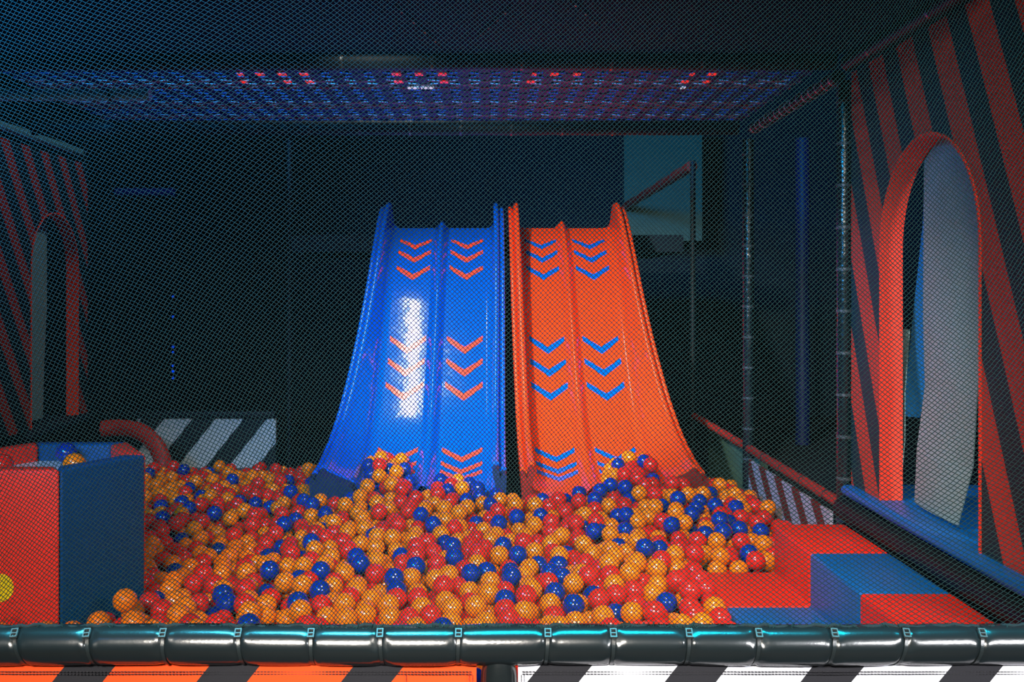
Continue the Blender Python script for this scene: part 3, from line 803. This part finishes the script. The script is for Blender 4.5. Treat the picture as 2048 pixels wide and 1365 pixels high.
for Y, lab, tn in ((4.19, 'glossy black padded post at the far edge of the right arch wall', 12), (5.73, 'black padded post with pale ties midway along the right side', 12), (7.27, 'thin dark padded post right of the orange-red slide', 0)):
    rail_tube('padded_post', lab, (PX, Y, PITZ if Y < 6.8 else 0.0), (PX, Y, 2.38 if Y < 5 else 2.37 if Y < 7 else 2.45), 0.032 if Y < 6 else 0.02, M['vinyl_post'] if Y < 6 else M['vinyl_black_far'], 'post', ties=tn, tm=M['buckle'])
rail_tube('padded_post', 'thin dark padded post left of the blue slide', (-1.43, 7.25, 0.0), (-1.43, 7.25, 2.6), 0.018, M['vinyl_black_far'], 'post')
rail_tube('padded_post', 'dark padded post at the rear end of the left arch wall', (-2.96, 7.34, 0.0), (-2.96, 7.34, 2.6), 0.03, M['vinyl_black_far'], 'post')
rail_tube('padded_post', 'dim blue padded post behind the netting right of the slides', (3.1, 9.8, 0.0), (3.1, 9.8, 3.0), 0.07, M['vinyl_navy_pipe'], 'post')

rail_tube('padded_post', 'shiny black padded corner post at the right end of the front rail', (1.56, RY, 0.0), (1.56, RY, 2.62), 0.045, M['vinyl_post'], 'post', ties=10)
# back-left low banner, red curved rail, side banner, green panels
t = thing('striped_banner', 'grey and black striped low banner at the back left of the pit', 'banner', (-1.85, 7.02, 0.0))
box('vinyl_sheet', (-2.45, -1.48, 7.02, 7.05, 0.0, 0.607), M['stripe_back'], t)
box('top_edge', (-2.75, -1.48, 7.0, 7.06, 0.607, 0.66), M['vinyl_black_far'], t, bev=0.01)
arcp = [px(205, 858, 6.6), px(240, 856, 6.6), px(275, 862, 6.55), px(300, 878, 6.5), px(318, 902, 6.45), px(328, 935, 6.4), px(332, 990, 6.4)]
ar = catmull(arcp, 5)
o = tube('curved_pad', [tuple(p) for p in ar], 0.055, M['vinyl_red_pipe'], n=14)
tag(o, 'dark red curved padded bar behind the hexagonal tub', 'bar')
sb = box('striped_banner', (1.455, 1.47, 4.24, 5.55, PITZ, 0.565), M['stripe_side'])
tag(sb, 'small pinkish-white and red striped banner behind the red steps', 'banner')
gp = box('wall_panel', (1.50, 2.35, 10.9, 10.95, 2.05, 3.35), M['panel_green'])
tag(gp, 'dim green-grey panel high at the back right', 'panel')
gp = box('wall_panel', (1.62, 1.66, 5.9, 7.3, 0.0, 0.50), M['panel_green'])
tag(gp, 'dim green-grey low panel behind the red rail on the right', 'panel')
# blue light string
t = thing('light_string', 'vertical string of tiny blue lights on the dim left side', 'lights', (-2.82, 9.0, 0.0))
tube('cord', [(-2.82, 9.0, 0.0), (-2.82, 9.0, 2.2)], 0.004, M['rope'], t, 6)
for z in (0.72, 0.78, 0.83, 0.95, 1.0, 1.27, 1.45):
    v, f = ico(1); mesh_obj('diode', v*0.33+np.array([-2.82, 8.995, z]), f, M['led_blue'], t)

# ------------------------------------------------------------------ webbing overhead between the crossbars, light bars above it
web = thing('webbing_panel', 'woven navy webbing with red and grey bands overhead before the slides', 'webbing', (-0.4, 4.9, 2.47))
def strap_curve(axis, c_, a0, a1, width, cross, amp, phase, m):
    """flat strap along axis weaving over and under the crossing straps"""
    V = []; Fc = []; pts_ = []
    for q in cross:
        if a0 <= q <= a1: pts_.append(q)
    n_ = len(pts_)*2+1
    prev = [a0]+sum([[q] for q in pts_], [])+[a1]
    L = []
    for k, q in enumerate(prev): L.append((q, amp*(1 if (k+phase) % 2 == 0 else -1)))
    for a, dz in L:
        for sx in (-width/2, width/2):
            for th in (0, 0.003):
                V.append((a, c_+sx, 2.47+dz+th) if axis == 'x' else (c_+sx, a, 2.47+dz+th))
    for k in range(len(L)-1):
        a = k*4; b = a+4
        Fc += [(a, a+2, b+2, b), (a+1, b+1, b+3, a+3), (a, b, b+1, a+1), (a+2, a+3, b+3, b+2)]
    Fc += [(0, 1, 3, 2), (len(L)*4-4, len(L)*4-2, len(L)*4-1, len(L)*4-3)]
    return mesh_obj('strap', V, Fc, m, web)
XSs = [-2.1+0.095*k for k in range(38)]
YSs = [4.24+0.075*k for k in range(20)]
for k, x in enumerate(XSs): strap_curve('y', x, 4.18, 5.67, 0.050, YSs, 0.004, k, M['strap_navy'])
cols = {1: 'strap_grey', 5: 'strap_grey', 6: 'strap_grey', 7: 'strap_red', 12: 'strap_grey', 13: 'strap_red', 14: 'strap_red', 17: 'strap_grey', 18: 'strap_red'}
for k, y in enumerate(YSs): strap_curve('x', y, -2.15, 1.45, 0.034, XSs, 0.004, k+1, M[cols.get(k, 'strap_navy')])
def light_bar(label, py, spans, m, zz=2.463):
    Y = F*(zz-CZ)/(CY-py); t_ = thing('light_bar', label, 'light', (0, Y, zz), 'short light bars overhead')
    for a, b in spans:
        x0, x1 = (a-CX)/F*Y, (b-CX)/F*Y
        box('diode_strip', (x0, x1, Y-0.022, Y+0.022, zz-0.004, zz), m, t_)
light_bar('front row of short red lights overhead', 148, [(476, 486), (512, 528), (556, 572), (600, 616), (784, 802), (830, 846), (876, 893), (1064, 1073), (1101, 1117), (1146, 1161), (1380, 1388), (1416, 1432)], M['led_red'])
light_bar('second row of short red lights overhead', 163, [(483, 494), (569, 582), (612, 627), (789, 806), (880, 896), (1053, 1071), (1363, 1378), (1407, 1420)], M['led_red'])
light_bar('short pale lights overhead above the blue slide', 175, [(815, 838), (842, 868), (1362, 1370)], M['led_white'])

# ceiling cords with pale clips on the dark deck underside
def cord(label, a, b, nclip):
    t_ = thing('ceiling_cord', label, 'cord', a, 'thin cords across the underside of the upper deck')
    tube('cord', [a, b], 0.0025, M['rope'], t_, 6)
    for k in range(nclip):
        c_ = Vector(a).lerp(Vector(b), (k+0.5)/nclip); d = (Vector(b)-Vector(a)).normalized()*0.007
        tube('clip', [c_-d, c_+d], 0.0032, M['clip'], t_, 6)
def onceil(u, v, z=2.462):
    Y = F*(z-CZ)/(CY-v); return ((u-CX)/F*Y, Y, z)
cord('thin cord slanting down to the right at the top of the frame left of centre', onceil(790, 12), onceil(880, 92), 4)
cord('thin cord slanting up to the right at the top of the frame near centre', onceil(955, 76), onceil(1020, 18), 4)
cord('thin cord slanting down to the right at the top of the frame right of centre', onceil(1140, 2), onceil(1200, 52), 3)
